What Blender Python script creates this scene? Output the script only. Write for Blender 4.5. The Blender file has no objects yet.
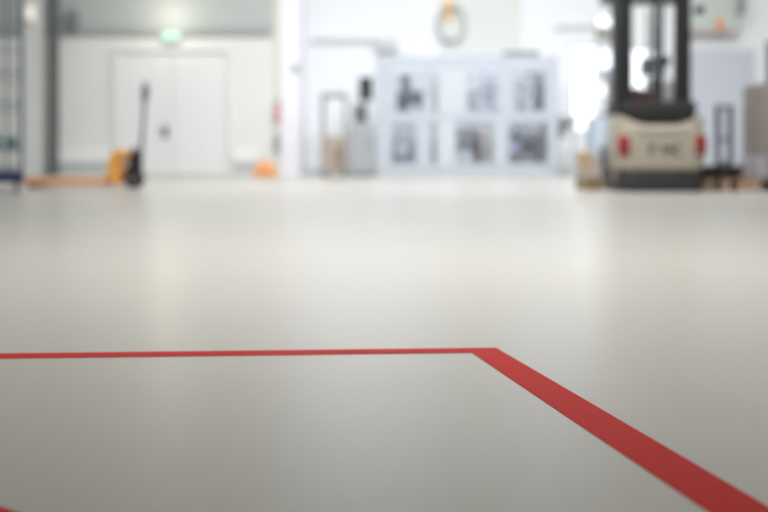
import bpy, bmesh, math, random
from mathutils import Vector, Matrix
random.seed(7)
S = bpy.context.scene
COL = S.collection
PI = math.pi

# ------------------------------------------------------------------ camera figures
F = 1067.0          # 50 mm lens on 36 mm, in pixels
CAM_H = 0.52        # lens height above the floor
HOR = 147.0         # horizon row


def X(px, Y):
    return (px - 384.0) * Y / F


def Z(py, Y):
    return CAM_H + (HOR - py) * Y / F


# ------------------------------------------------------------------ materials
MATS = {}


def srgb(r, g, b):
    f = lambda c: (c / 255.0) / 12.92 if c <= 10 else (((c / 255.0) + 0.055) / 1.055) ** 2.4
    return (f(r), f(g), f(b))


def mat(name, rgb, rough=0.5, metal=0.0, var=0.06, scale=6.0, bump=0.0, emit=None, estr=0.0, coat=0.0):
    if name in MATS:
        return MATS[name]
    m = bpy.data.materials.new(name)
    m.use_nodes = True
    nt = m.node_tree
    p = nt.nodes['Principled BSDF']
    c = srgb(*rgb)
    tc = nt.nodes.new('ShaderNodeTexCoord')
    no = nt.nodes.new('ShaderNodeTexNoise')
    no.inputs['Scale'].default_value = scale
    no.inputs['Detail'].default_value = 4
    nt.links.new(tc.outputs['Object'], no.inputs['Vector'])
    mx = nt.nodes.new('ShaderNodeMix')
    mx.data_type = 'RGBA'
    mx.inputs[6].default_value = (*[max(0, v * (1 - var)) for v in c], 1)
    mx.inputs[7].default_value = (*[min(1, v * (1 + var)) for v in c], 1)
    nt.links.new(no.outputs['Fac'], mx.inputs[0])
    nt.links.new(mx.outputs[2], p.inputs['Base Color'])
    p.inputs['Roughness'].default_value = rough
    p.inputs['Metallic'].default_value = metal
    if coat:
        p.inputs['Coat Weight'].default_value = coat
        p.inputs['Coat Roughness'].default_value = 0.15
    if bump:
        b = nt.nodes.new('ShaderNodeBump')
        b.inputs['Strength'].default_value = bump
        b.inputs['Distance'].default_value = 0.01
        nt.links.new(no.outputs['Fac'], b.inputs['Height'])
        nt.links.new(b.outputs['Normal'], p.inputs['Normal'])
    if emit:
        p.inputs['Emission Color'].default_value = (*srgb(*emit), 1)
        p.inputs['Emission Strength'].default_value = estr
    MATS[name] = m
    return m


def glass_mat(name, tint=(1, 1, 1)):
    m = bpy.data.materials.new(name)
    m.use_nodes = True
    nt = m.node_tree
    nt.nodes.remove(nt.nodes['Principled BSDF'])
    out = nt.nodes['Material Output']
    t = nt.nodes.new('ShaderNodeBsdfTransparent')
    t.inputs['Color'].default_value = (*tint, 1)
    g = nt.nodes.new('ShaderNodeBsdfGlossy')
    g.inputs['Roughness'].default_value = 0.05
    fr = nt.nodes.new('ShaderNodeFresnel')
    fr.inputs['IOR'].default_value = 1.45
    mx = nt.nodes.new('ShaderNodeMixShader')
    nt.links.new(fr.outputs[0], mx.inputs[0])
    nt.links.new(t.outputs[0], mx.inputs[1])
    nt.links.new(g.outputs[0], mx.inputs[2])
    nt.links.new(mx.outputs[0], out.inputs['Surface'])
    MATS[name] = m
    return m


def floor_mat():
    m = bpy.data.materials.new('epoxy_floor')
    m.use_nodes = True
    nt = m.node_tree
    p = nt.nodes['Principled BSDF']
    tc = nt.nodes.new('ShaderNodeTexCoord')
    n1 = nt.nodes.new('ShaderNodeTexNoise')
    n1.inputs['Scale'].default_value = 0.7
    n1.inputs['Detail'].default_value = 5
    n2 = nt.nodes.new('ShaderNodeTexNoise')
    n2.inputs['Scale'].default_value = 260
    n2.inputs['Detail'].default_value = 2
    for n in (n1, n2):
        nt.links.new(tc.outputs['Object'], n.inputs['Vector'])
    mx = nt.nodes.new('ShaderNodeMix')
    mx.data_type = 'RGBA'
    mx.inputs[6].default_value = (*FLOOR_A, 1)
    mx.inputs[7].default_value = (*FLOOR_B, 1)
    nt.links.new(n1.outputs['Fac'], mx.inputs[0])
    sp = nt.nodes.new('ShaderNodeMix')
    sp.data_type = 'RGBA'
    sp.blend_type = 'MULTIPLY'
    sp.inputs[0].default_value = 0.12
    nt.links.new(mx.outputs[2], sp.inputs[6])
    nt.links.new(n2.outputs['Fac'], sp.inputs[7])
    nt.links.new(sp.outputs[2], p.inputs['Base Color'])
    mr = nt.nodes.new('ShaderNodeMapRange')
    mr.inputs['To Min'].default_value = FLOOR_R - 0.03
    mr.inputs['To Max'].default_value = FLOOR_R + 0.03
    nt.links.new(n1.outputs['Fac'], mr.inputs['Value'])
    nt.links.new(mr.outputs[0], p.inputs['Roughness'])
    p.inputs['Specular IOR Level'].default_value = 0.5
    MATS['epoxy_floor'] = m
    return m


FLOOR_A = (0.50, 0.480, 0.438)
FLOOR_B = (0.55, 0.529, 0.484)
FLOOR_R = 0.31

WHITE = lambda: mat('white_wall_paint', (244, 246, 249), 0.6, var=0.02, scale=1.2)
GREYW = lambda: mat('warm_grey_wall_paint', (226, 227, 224), 0.6, var=0.03, scale=1.2)


# ------------------------------------------------------------------ mesh helpers
class MB:
    def __init__(self):
        self.bm = bmesh.new()

    def box(self, c, s, rot=None):
        r = bmesh.ops.create_cube(self.bm, size=1.0)
        M = Matrix.Translation(Vector(c))
        if rot is not None:
            M = M @ rot.to_4x4()
        M = M @ Matrix.Diagonal((s[0], s[1], s[2], 1))
        bmesh.ops.transform(self.bm, matrix=M, verts=r['verts'])
        return self

    def span(self, a, b):
        a, b = Vector(a), Vector(b)
        d = b - a
        return self.box((a + b) / 2, (abs(d.x), abs(d.y), abs(d.z)))

    def cyl(self, p0, p1, r, r2=None, seg=20):
        p0, p1 = Vector(p0), Vector(p1)
        d = p1 - p0
        q = d.to_track_quat('Z', 'Y').to_matrix().to_4x4()
        res = bmesh.ops.create_cone(self.bm, cap_ends=True, segments=seg, radius1=r, radius2=r if r2 is None else r2, depth=d.length)
        bmesh.ops.transform(self.bm, matrix=Matrix.Translation((p0 + p1) / 2) @ q, verts=res['verts'])
        return self

    def tube(self, pts, r, seg=10, closed=False):
        pts = [Vector(p) for p in pts]
        n = len(pts)
        rings = []
        up = Vector((0.13, 0.31, 0.94)).normalized()
        for i, p in enumerate(pts):
            a = pts[(i - 1) % n] if (closed or i) else p
            b = pts[(i + 1) % n] if (closed or i < n - 1) else p
            t = (b - a).normalized()
            u = t.cross(up)
            if u.length < 1e-3:
                u = t.cross(Vector((1, 0, 0)))
            u.normalize()
            v = t.cross(u).normalized()
            rings.append([self.bm.verts.new(p + u * r * math.cos(2 * PI * k / seg) + v * r * math.sin(2 * PI * k / seg)) for k in range(seg)])
        for i in range(n if closed else n - 1):
            A, Bq = rings[i], rings[(i + 1) % n]
            for k in range(seg):
                self.bm.faces.new((A[k], A[(k + 1) % seg], Bq[(k + 1) % seg], Bq[k]))
        if not closed:
            self.bm.faces.new(rings[0])
            self.bm.faces.new(rings[-1])
        return self

    def prism(self, poly, fn, a, b):
        """poly: 2-D outline, fn(u, v, w) -> 3-D point, extruded from w=a to w=b."""
        A = [self.bm.verts.new(fn(u, v, a)) for u, v in poly]
        Bv = [self.bm.verts.new(fn(u, v, b)) for u, v in poly]
        n = len(poly)
        self.bm.faces.new(A)
        self.bm.faces.new(Bv)
        for i in range(n):
            self.bm.faces.new((A[i], A[(i + 1) % n], Bv[(i + 1) % n], Bv[i]))
        return self

    def loft(self, rings, cap=True):
        R = [[self.bm.verts.new(p) for p in ring] for ring in rings]
        n = len(R[0])
        for i in range(len(R) - 1):
            for k in range(n):
                self.bm.faces.new((R[i][k], R[i][(k + 1) % n], R[i + 1][(k + 1) % n], R[i + 1][k]))
        if cap:
            self.bm.faces.new(R[0])
            self.bm.faces.new(R[-1])
        return self

    def build(self, name, m, parent=None, bevel=0.0, smooth=True, seg=2):
        bmesh.ops.recalc_face_normals(self.bm, faces=self.bm.faces)
        me = bpy.data.meshes.new(name)
        self.bm.to_mesh(me)
        self.bm.free()
        if smooth:
            for p in me.polygons:
                p.use_smooth = True
            me.set_sharp_from_angle(angle=math.radians(35))
        me.materials.append(m)
        o = bpy.data.objects.new(name, me)
        COL.objects.link(o)
        if parent is not None:
            o.parent = parent
        if bevel:
            bv = o.modifiers.new('edge', 'BEVEL')
            bv.width = bevel
            bv.segments = seg
            bv.limit_method = 'ANGLE'
            bv.angle_limit = math.radians(40)
        return o


def tag(o, label, cat, group=None):
    o['label'] = label
    o['category'] = cat
    if group:
        o['group'] = group
    return o


def thing(name, label, cat, loc=(0, 0, 0), rz=0.0, group=None):
    o = bpy.data.objects.new(name, None)
    o.empty_display_size = 0.1
    COL.objects.link(o)
    o.location = loc
    o.rotation_euler = (0, 0, rz)
    return tag(o, label, cat, group)


def struct(o):
    o['kind'] = 'structure'
    return o


def copy_tree(o, parent=None):
    c = o.copy()
    COL.objects.link(c)
    if parent is not None:
        c.parent = parent
    for ch in list(o.children):
        copy_tree(ch, c)
    return c


def rrect(w, d, r, n=5, cx=0, cy=0):
    """rounded rectangle outline in plan"""
    pts = []
    for sx, sy, a0 in ((1, 1, 0), (-1, 1, 90), (-1, -1, 180), (1, -1, 270)):
        for k in range(n + 1):
            a = math.radians(a0 + 90 * k / n)
            pts.append((cx + sx * (w / 2 - r) + r * math.cos(a), cy + sy * (d / 2 - r) + r * math.sin(a)))
    return pts


def rrect_fine(w, d, r, n=5, cx=0, cy=0, m=8):
    """rounded outline whose front and rear edges carry extra points"""
    pts = rrect(w, d, r, n, cx, cy)
    out = []
    for i, p_ in enumerate(pts):
        q = pts[(i + 1) % len(pts)]
        out.append(p_)
        if abs(q[0] - p_[0]) > r * 1.2:
            out += [(p_[0] + (q[0] - p_[0]) * k / m, p_[1]) for k in range(1, m)]
    return out


# ------------------------------------------------------------------ the room
YL = 19.5        # left wall face (a block standing proud of the hall's end wall)
YB = 20.7        # end wall of the hall
XC = X(280, YL)  # corner where the block ends
CEIL = 6.2
XL, XR = -9.5, 10.5
YF = -3.0

fm = floor_mat()
b = MB()
b.span((XL, YF, -0.2), (XR, YB + 0.2, 0))
struct(b.build('floor', fm))

b = MB()
b.span((XL, YF, CEIL), (XR, YB + 0.3, CEIL + 0.2))
struct(b.build('ceiling', mat('ceiling_paint', (205, 206, 204), 0.7)))
for nm, a, c_ in (('wall_left', (XL - 0.2, YF, 0), (XL, YB + 0.3, CEIL)), ('wall_right', (XR, YF, 0), (XR + 0.2, YB + 0.3, CEIL)), ('wall_front', (XL, YF - 0.2, 0), (XR, YF, CEIL))):
    b = MB()
    b.span(a, c_)
    struct(b.build(nm, GREYW()))


def wall_holes(name, m, x0, x1, z0, z1, y0, y1, holes):
    xs = sorted({x0, x1, *[h[0] for h in holes], *[h[1] for h in holes]})
    zs = sorted({z0, z1, *[h[2] for h in holes], *[h[3] for h in holes]})
    b = MB()
    for i in range(len(xs) - 1):
        for j in range(len(zs) - 1):
            cx, cz = (xs[i] + xs[i + 1]) / 2, (zs[j] + zs[j + 1]) / 2
            if any(h[0] < cx < h[1] and h[2] < cz < h[3] for h in holes):
                continue
            b.span((xs[i], y0, zs[j]), (xs[i + 1], y1, zs[j + 1]))
    return struct(b.build(name, m, smooth=False))


WINS = [
    (X(572, YB), X(597, YB), Z(131, YB), Z(45, YB)),
    (X(600, YB), X(668, YB), Z(97, YB), Z(48, YB)),
    (X(597, YB), X(614, YB), Z(27, YB), Z(15, YB)),
    (-1.6, 0.85, 3.8, 5.3),  # unseen high window, added to brighten the floor's central reflection
    (0.95, 3.4, 3.8, 5.3),  # its neighbour, also out of view and added for that reflection
]
wall_holes('wall_back', WHITE(), XC - 0.2, XR, 0, CEIL, YB, YB + 0.25, WINS)
pane_m = glass_mat('window_glass', (0.97, 0.98, 1.0))
for i, (a, c_, z0, z1) in enumerate(WINS):
    b = MB()
    t = 0.035
    b.span((a, YB + 0.05, z0), (a + t, YB + 0.11, z1)).span((c_ - t, YB + 0.05, z0), (c_, YB + 0.11, z1))
    b.span((a + t, YB + 0.05, z0), (c_ - t, YB + 0.11, z0 + t)).span((a + t, YB + 0.05, z1 - t), (c_ - t, YB + 0.11, z1))
    w = struct(b.build('window_%d' % (i + 1), mat('white_window_frame', (232, 234, 236), 0.4)))
    b = MB()
    b.span((a + t, YB + 0.075, z0 + t), (c_ - t, YB + 0.085, z1 - t))
    b.build('glass_pane', pane_m, w)

# left block: its face holds the double door, grey above the ledge
DX0, DX1, DZ = X(117, YL), X(227, YL), Z(52, YL)
b = MB()
zs = Z(27, YL)
b.span((XL, YL + 0.12, 0), (DX0, YB + 0.3, zs)).span((DX1, YL + 0.12, 0), (XC - 0.12, YB + 0.3, zs)).span((DX0, YL + 0.12, DZ), (DX1, YB + 0.3, zs))
b.span((XL, YL, 0), (DX0, YL + 0.12, zs)).span((DX1, YL, 0), (XC - 0.12, YL + 0.12, zs)).span((DX0, YL, DZ), (DX1, YL + 0.12, zs))
b.span((DX0, YL + 0.14, 0), (DX1, YL + 0.3, DZ))
struct(b.build('wall_recess', GREYW(), smooth=False))
b = MB()
b.span((XL, YL + 0.02, zs), (XC - 0.12, YB + 0.3, CEIL))
struct(b.build('wall_upper', mat('cool_grey_panel', (182, 188, 186), 0.55, var=0.03, scale=0.8), smooth=False))
b = MB()
b.span((XC - 0.12, YL + 0.0, 0), (XC, YB - 0.002, CEIL))
struct(b.build('trim_1', mat('beige_corner_cladding', (214, 213, 204), 0.45, var=0.02)))
b = MB()
b.span((X(280.5, YL + 0.05), YL + 0.05, 0), (X(301, YL + 0.05), YB - 0.003, CEIL))
struct(b.build('trim_13', mat('white_pillar_paint', (240, 241, 248), 0.5, var=0.02)))
# ledge band over the door
b = MB()
b.span((XL, YL - 0.06, Z(36, YL)), (XC - 0.125, YL - 0.002, Z(27, YL)))
struct(b.build('trim_2', mat('grey_ledge', (162, 166, 164), 0.5, var=0.03), bevel=0.008))
# white guard rail and grey skirting along the left wall
for k, (a, c_) in enumerate(((X(58, YL), DX0 - 0.1), (DX1 + 0.1, X(259, YL)))):
    b = MB()
    b.span((a, YL - 0.06, Z(163, YL)), (c_, YL - 0.001, Z(150, YL)))
    struct(b.build('trim_%d' % (3 + k), mat('white_guard_rail', (238, 239, 239), 0.4, var=0.02), bevel=0.01))
b = MB()
b.span((XL, YL - 0.02, 0), (DX0 - 0.09, YL - 0.001, 0.2)).span((DX1 + 0.09, YL - 0.02, 0), (XC - 0.13, YL - 0.001, 0.2))
struct(b.build('baseboard_left', mat('grey_skirting', (196, 200, 198), 0.5)))
b = MB()
b.span((XC + 0.01, YB - 0.02, 0), (XR, YB - 0.001, 0.12))
struct(b.build('baseboard_back', mat('pale_skirting', (214, 218, 220), 0.5)))

# double door
b = MB()
t = 0.09
b.span((DX0 - t, YL - 0.05, 0), (DX0, YL + 0.02, DZ + t)).span((DX1, YL - 0.05, 0), (DX1 + t, YL + 0.02, DZ + t)).span((DX0, YL - 0.05, DZ), (DX1, YL + 0.02, DZ + t))
door = struct(b.build('door_1', mat('door_frame_grey', (228, 228, 224), 0.45), bevel=0.006))
mid = (DX0 + DX1) / 2
dm = mat('white_door_leaf', (230, 231, 231), 0.45, var=0.02)
for a, c_ in ((DX0 + 0.005, mid - 0.004), (mid + 0.004, DX1 - 0.005)):
    b = MB()
    b.span((a, YL + 0.0, 0.01), (c_, YL + 0.06, DZ - 0.005))
    b.build('door_leaf', dm, door, bevel=0.004)
b = MB()
hx, hz = X(166, YL), Z(131, YL)
b.span((hx - 0.045, YL - 0.018, hz - 0.13), (hx + 0.03, YL - 0.001, hz + 0.1))
b.cyl((hx, YL - 0.02, hz), (hx, YL - 0.07, hz), 0.013).cyl((hx - 0.14, YL - 0.065, hz), (hx + 0.012, YL - 0.065, hz), 0.013)
b.build('door_handle', mat('dark_grey_steel', (126, 127, 129), 0.35, 0.7), door)

# dark steel column and pale flat panel on the far left
b = MB()
cx = X(52.5, YL - 0.2)
b.span((cx - 0.075, YL - 0.22, 0), (cx + 0.075, YL - 0.205, CEIL)).span((cx - 0.075, YL - 0.08, 0), (cx + 0.075, YL - 0.065, CEIL)).span((cx - 0.012, YL - 0.205, 0), (cx + 0.012, YL - 0.08, CEIL))
struct(b.build('trim_5', mat('charcoal_steel', (104, 106, 106), 0.5), smooth=False))
b = MB()
b.span((X(25, YL), YL - 0.1, 0), (X(45, YL), YL - 0.065, CEIL))
struct(b.build('trim_6', mat('pale_pilaster', (222, 223, 221), 0.55), bevel=0.01))

# end-wall trims
b = MB()
b.span((X(440, YB), YB - 0.04, Z(56, YB)), (X(521, YB), YB - 0.001, CEIL))
struct(b.build('trim_7', mat('pale_green_grey_panel', (228, 231, 228), 0.55)))
b = MB()
b.span((X(312, YB), YB - 0.08, Z(42.5, YB)), (X(396, YB), YB - 0.001, Z(37.5, YB)))
struct(b.build('trim_8', mat('grey_trunking', (214, 217, 219), 0.5)))
b = MB()
b.span((X(555, YB), YB - 0.07, Z(29, YB)), (X(595, YB), YB - 0.001, Z(25, YB)))
struct(b.build('trim_9', mat('grey_trunking', (200, 203, 205), 0.5)))
b = MB()
b.span((X(676, YB), YB - 0.3, Z(29, YB)), (X(735, YB), YB - 0.001, CEIL))
struct(b.build('trim_10', mat('sage_grey_shutter_box', (196, 203, 200), 0.5)))
b = MB()
b.span((X(676, YB), YB - 0.32, Z(34, YB)), (X(735, YB), YB - 0.001, Z(29.2, YB)))
struct(b.build('trim_11', mat('mauve_grey_rail', (196, 190, 188), 0.5)))
b = MB()
b.cyl((X(741, YB - .4), YB - 0.4, Z(16, YB)), (X(741, YB - .4), YB - 0.4, CEIL), 0.07)
b.cyl((X(741, YB - .4), YB - 0.4, Z(14, YB)), (X(741, YB - .4), YB - 0.0, Z(14, YB)), 0.05)
struct(b.build('trim_12', mat('grey_downpipe', (140, 146, 146), 0.5)))

# lavender grey door in the right of the end wall
b = MB()
a, c_, zt = X(690, YB), X(752, YB), Z(51, YB)
t = 0.06
b.span((a - t, YB - 0.05, 0), (a, YB - 0.001, zt + t)).span((c_, YB - 0.05, 0), (c_ + t, YB - 0.001, zt + t)).span((a, YB - 0.05, zt), (c_, YB - 0.001, zt + t))
d2 = struct(b.build('door_2', mat('door_frame_pale', (222, 225, 226), 0.45)))
b = MB()
b.span((a + 0.004, YB - 0.04, 0.01), (c_ - 0.004, YB - 0.002, zt - 0.004))
b.build('door_leaf', mat('lavender_grey_door', (204, 208, 219), 0.4, var=0.02), d2)
b = MB()
b.cyl((a + 0.12, YB - 0.04, 1.05), (a + 0.12, YB - 0.1, 1.05), 0.012).cyl((a + 0.11, YB - 0.1, 1.05), (a + 0.24, YB - 0.1, 1.05), 0.012)
b.build('door_handle', MATS['dark_grey_steel'], d2)

# ------------------------------------------------------------------ red floor tape
tape_m = mat('red_floor_tape', (186, 42, 36), 0.6, var=0.05, scale=9)
tape_m.node_tree.nodes['Principled BSDF'].inputs['Specular IOR Level'].default_value = 0.12


def G(px, py):
    y = F * CAM_H / (py - HOR)
    return (X(px, y), y)


def flat(name, pts, label):
    b = MB()
    b.prism(pts, lambda u, v, w: (u, v, w), 0.0002, 0.0012)
    return tag(b.build(name, tape_m, smooth=False), label, 'floor marking')


oc, ic = G(496, 348), G(471.8, 353)
# far edges are straight lines in the world: carried past the frame on both sides
def along(p, q, s):
    return (p[0] + (q[0] - p[0]) * s, p[1] + (q[1] - p[1]) * s)


outer_r = along(oc, G(768, 507), 1.5)
inner_r = along(ic, G(707.9, 512), 1.5)
outer_l = along(oc, G(0, 353.8), 1.5)
inner_l = along(ic, G(0, 358.9), 1.5)
flat('floor_tape', [oc, outer_r, inner_r, ic, inner_l, outer_l], 'long red floor tape turning a sharp corner on the grey floor')
d = Vector((0.029, -0.021)).normalized()
n = Vector((-d.y, d.x)) * -1
p = Vector(G(6, 509))
w = 0.08
A, Bq = p - d * 0.25, p + d * 0.35
flat('floor_tape', [tuple(A), tuple(Bq), tuple(Bq + n * w), tuple(A + n * w)], 'short red tape tip in the bottom left corner of the grey floor')

# ------------------------------------------------------------------ roll cage (far left)
YC = 12.3
gal = mat('galvanised_blue_grey', (98, 112, 126), 0.45, 0.3)
rc = thing('roll_cage', 'tall grey wire roll cage with dark blue base, cut by the left edge', 'roll cage', (X(22, YC) - 0.467, YC + 0.188, 0), math.radians(19))
hw, hd, ht = 0.4, 0.33, 2.4
b = MB()
b.box((0, 0, 0.165), (0.8, 0.7, 0.115))
b.build('base', mat('dark_blue_plastic', (14, 32, 84), 0.45), rc, bevel=0.012)
for sx in (-1, 1):
    for sy in (-1, 1):
        b = MB()
        b.cyl((sx * 0.32 - 0.017, sy * 0.26, 0.05), (sx * 0.32 + 0.017, sy * 0.26, 0.05), 0.05, seg=20)
        wh = b.build('caster', mat('black_rubber', (32, 32, 34), 0.6), rc)
        b = MB()
        b.span((sx * 0.32 - 0.028, sy * 0.26 - 0.03, 0.045), (sx * 0.32 - 0.022, sy * 0.26 + 0.03, 0.102))
        b.span((sx * 0.32 + 0.022, sy * 0.26 - 0.03, 0.045), (sx * 0.32 + 0.028, sy * 0.26 + 0.03, 0.102))
        b.span((sx * 0.32 - 0.028, sy * 0.26 - 0.03, 0.1), (sx * 0.32 + 0.028, sy * 0.26 + 0.03, 0.1024))
        b.build('caster_fork', gal, wh)
for sx in (-1, 1):
    for sy in (-1, 1):
        b = MB()
        b.cyl((sx * (hw - 0.02), sy * hd, 0.18), (sx * (hw - 0.02), sy * hd, ht), 0.02, seg=12)
        b.build('post', gal, rc)
for sx in (-1, 1):
    b = MB()
    for k in range(1, 6):
        y = -hd + 2 * hd * k / 6
        b.cyl((sx * (hw - 0.02), y, 0.22), (sx * (hw - 0.02), y, ht), 0.004, seg=8)
    for z in [0.24 + 0.36 * k for k in range(7)]:
        b.cyl((sx * (hw - 0.02), -hd, z), (sx * (hw - 0.02), hd, z), 0.006, seg=8)
    b.build('side_mesh', gal, rc)
b = MB()
for k in range(1, 8):
    x = -hw + 2 * hw * k / 8
    b.cyl((x, hd, 0.22), (x, hd, ht), 0.005, seg=8)
for z in [0.24 + 0.36 * k for k in range(7)]:
    b.cyl((-hw + 0.02, hd, z), (hw - 0.02, hd, z), 0.008, seg=8)
b.build('rear_mesh', gal, rc)
for z in (1.02, 1.38, 1.8):
    b = MB()
    b.cyl((-hw + 0.02, -hd, z), (hw - 0.02, -hd, z), 0.012, seg=10)
    b.build('front_bar', gal, rc)
b = MB()
b.box((0, 0, 0.5), (0.76, 0.66, 0.05))
b.build('shelf', mat('blue_grey_shelf', (96, 112, 122), 0.5), rc, bevel=0.006)
b = MB()
b.cyl((0.21, -0.26, 0.18), (0.21, -0.26, ht), 0.016, seg=12)
b.build('inner_post', gal, rc)

# two small jars on its shelf
for i, (dx, hgt, lab, cm) in enumerate(((0.27, 0.1, 'small green tub on the roll cage shelf beside the corner post', ('green_tub', (88, 132, 118))), (0.1, 0.12, 'small slate blue tub on the roll cage shelf at the edge of the picture', ('slate_tub', (110, 130, 150))))):
    t = thing('storage_tub', lab, 'tub', (rc.location.x + dx * 0.9455 + 0.2 * 0.3256, rc.location.y + dx * 0.3256 - 0.2 * 0.9455, 0.5255), 0, 'tubs on the roll cage shelf')
    b = MB()
    b.loft([[(u * s, v * s, z) for u, v in rrect(0.1, 0.1, 0.02)] for s, z in ((0.85, 0), (1, hgt))])
    b.build('body', mat(cm[0], cm[1], 0.5), t)
    b = MB()
    b.loft([[(u, v, z) for u, v in rrect(0.11, 0.11, 0.025)] for z in (hgt + 0.0005, hgt + 0.015)])
    b.build('lid', mat(cm[0] + '_lid', tuple(min(255, v + 40) for v in cm[1]), 0.5), t)

# ------------------------------------------------------------------ orange pallet truck (left)
YP = 13.4
k = F / YP
orange = mat('orange_machine_paint', (240, 168, 76), 0.4, var=0.05)
blk = mat('black_rubber', (32, 32, 34), 0.6)
PX = X(131.5, YP)      # steering wheel centre
pj = thing('pallet_truck', 'orange hand pallet truck with upright handle in front of the double door', 'pallet truck', (PX, YP + 0.15, 0))
xb = X(110, YP) - PX   # heel of the forks
xt = X(18, YP) - PX    # fork tips
for sy in (-1, 1):
    b = MB()
    yc = sy * 0.19
    prof = [(xb + 0.06, 0.05), (xt + 0.12, 0.055), (xt, 0.075), (xt, 0.09), (xt + 0.1, 0.125), (xb + 0.06, 0.125)]
    b.prism(prof, lambda u, v, w: (u, w, v), yc - 0.08, yc + 0.08)
    b.build('fork', mat('orange_fork_paint', (226, 160, 104), 0.45, var=0.06), pj, bevel=0.008)
    b = MB()
    b.cyl((xt + 0.2, yc - 0.05, 0.04), (xt + 0.2, yc + 0.05, 0.04), 0.04)
    b.build('load_roller', mat('grey_nylon', (120, 116, 110), 0.5), pj)
# heel: sloping orange battery box / fork carriage
b = MB()
prof = [(xb - 0.03, 0.05), (xb + 0.13, 0.05), (xb + 0.13, 0.40), (xb + 0.26, 0.44), (xb + 0.26, 0.485), (xb + 0.06, 0.48), (xb + 0.01, 0.36)]
b.prism(prof, lambda u, v, w: (u, w, v), -0.27, 0.27)
b.build('fork_carriage', orange, pj, bevel=0.015)
b = MB()
b.cyl((0.0, 0, 0.16), (0.0, 0, 0.46), 0.07).cyl((0.0, 0, 0.42), (0.01, 0, 0.52), 0.03)
b.span((-0.1, -0.05, 0.16), (0.06, 0.05, 0.26))
b.build('pump', mat('black_iron', (38, 38, 40), 0.45, 0.3), pj, bevel=0.006)
for sy in (-1, 1):
    b = MB()
    b.cyl((0, sy * 0.075 - 0.028, 0.115), (0, sy * 0.075 + 0.028, 0.115), 0.115, seg=28)
    wl = b.build('steer_wheel', blk, pj, bevel=0.01)
    b = MB()
    b.cyl((0, sy * 0.075 - 0.034, 0.115), (0, sy * 0.075 + 0.034, 0.115), 0.04, seg=18)
    b.build('hub', mat('grey_nylon', (120, 116, 110), 0.5), wl)
hx0, hz0 = X(137, YP) - PX, 0.4
hx1, hz1 = X(142, YP) - PX, Z(100, YP)
b = MB()
b.cyl((hx0 + 0.02, 0, hz0 + 0.04), (hx1, 0, hz1), 0.023, seg=14)
b.build('handle_shaft', mat('dark_handle_steel', (92, 94, 98), 0.45, 0.2), pj)
b = MB()
b.span((hx0 - 0.05, -0.06, 0.2), (hx0 + 0.03, 0.06, 0.47))
b.build('handle_yoke', blk, pj, bevel=0.02)
lp = []
for i in range(28):
    a = 2 * PI * i / 28
    # D-shaped grip loop standing across the truck
    s, c_ = math.sin(a), math.cos(a)
    lp.append((hx1 + 0.01 * s, 0.1 * c_ * (1 - 0.25 * (s < 0) * -s), hz1 + 0.105 + 0.11 * s))
b = MB()
b.tube(lp, 0.02, closed=True)
b.cyl((hx1, 0, hz1 - 0.03), (hx1, 0, hz1 + 0.06), 0.028)
gr = b.build('grip_loop', mat('dark_grip', (70, 72, 76), 0.5), pj)
b = MB()
b.tube([(hx1 + 0.03, 0, hz1 + 0.02), (hx1 + 0.05, 0, hz1 + 0.1), (hx1 + 0.03, 0, hz1 + 0.17)], 0.009)
b.build('release_lever', blk, gr)

# ------------------------------------------------------------------ wall-side items on the left
# exit sign
ex, ez = X(172, YL), Z(37, YL)
es = thing('exit_sign', 'small lit green and white exit sign above the white double door', 'sign', (ex, YL - 0.063, ez - 0.075))
b = MB()
b.span((-0.17, -0.05, 0), (0.17, 0.0, 0.15))
b.build('housing', mat('white_plastic', (232, 233, 232), 0.4), es, bevel=0.006)
b = MB()
b.span((-0.155, -0.054, 0.012), (0.155, -0.051, 0.138))
b.build('face', mat('lit_green_sign', (140, 212, 178), 0.4, emit=(175, 238, 212), estr=0.38), es)
b = MB()
ym = -0.057
pl = lambda u, v, w: (u, w, v)
b.prism([(-0.13, 0.065), (-0.085, 0.065), (-0.085, 0.04), (-0.045, 0.075), (-0.085, 0.11), (-0.085, 0.085), (-0.13, 0.085)][::-1], lambda u, v, w: (-u, w, v), ym, ym + 0.002)
b.build('arrow', mat('lit_white_sign', (240, 250, 245), 0.4, emit=(245, 255, 250), estr=0.7), es)
b = MB()
# running figure: head, trunk, legs, arms
for q in ([(-0.06, 0.108), (-0.045, 0.118), (-0.036, 0.105), (-0.048, 0.096)],
          [(-0.075, 0.062), (-0.045, 0.068), (-0.04, 0.095), (-0.062, 0.095)],
          [(-0.07, 0.062), (-0.055, 0.062), (-0.03, 0.045), (-0.033, 0.024), (-0.042, 0.024), (-0.043, 0.04)],
          [(-0.075, 0.064), (-0.06, 0.06), (-0.085, 0.035), (-0.11, 0.035), (-0.11, 0.044), (-0.09, 0.045)],
          [(-0.06, 0.094), (-0.09, 0.084), (-0.1, 0.066), (-0.093, 0.062), (-0.083, 0.076), (-0.06, 0.082)],
          [(-0.045, 0.094), (-0.018, 0.078), (-0.022, 0.07), (-0.045, 0.08)]):
    b.prism(q, pl, ym, ym + 0.002)
b.build('running_figure', MATS['lit_white_sign'], es)

# speaker box high on the left
t = thing('wall_speaker', 'small grey loudspeaker box high on the wall beside the dark column', 'loudspeaker', (X(74.5, YL), YL - 0.063, Z(30, YL)))
hz = Z(12, YL) - Z(30, YL)
b = MB()
b.span((-0.1, -0.16, 0), (0.1, -0.002, hz))
b.build('cabinet', mat('mid_grey_plastic', (132, 135, 134), 0.5), t, bevel=0.012)
b = MB()
b.span((-0.085, -0.168, 0.015), (0.085, -0.161, hz - 0.015))
b.build('grille', mat('dim_grille', (120, 123, 122), 0.7, scale=120, var=0.3), t)

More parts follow.
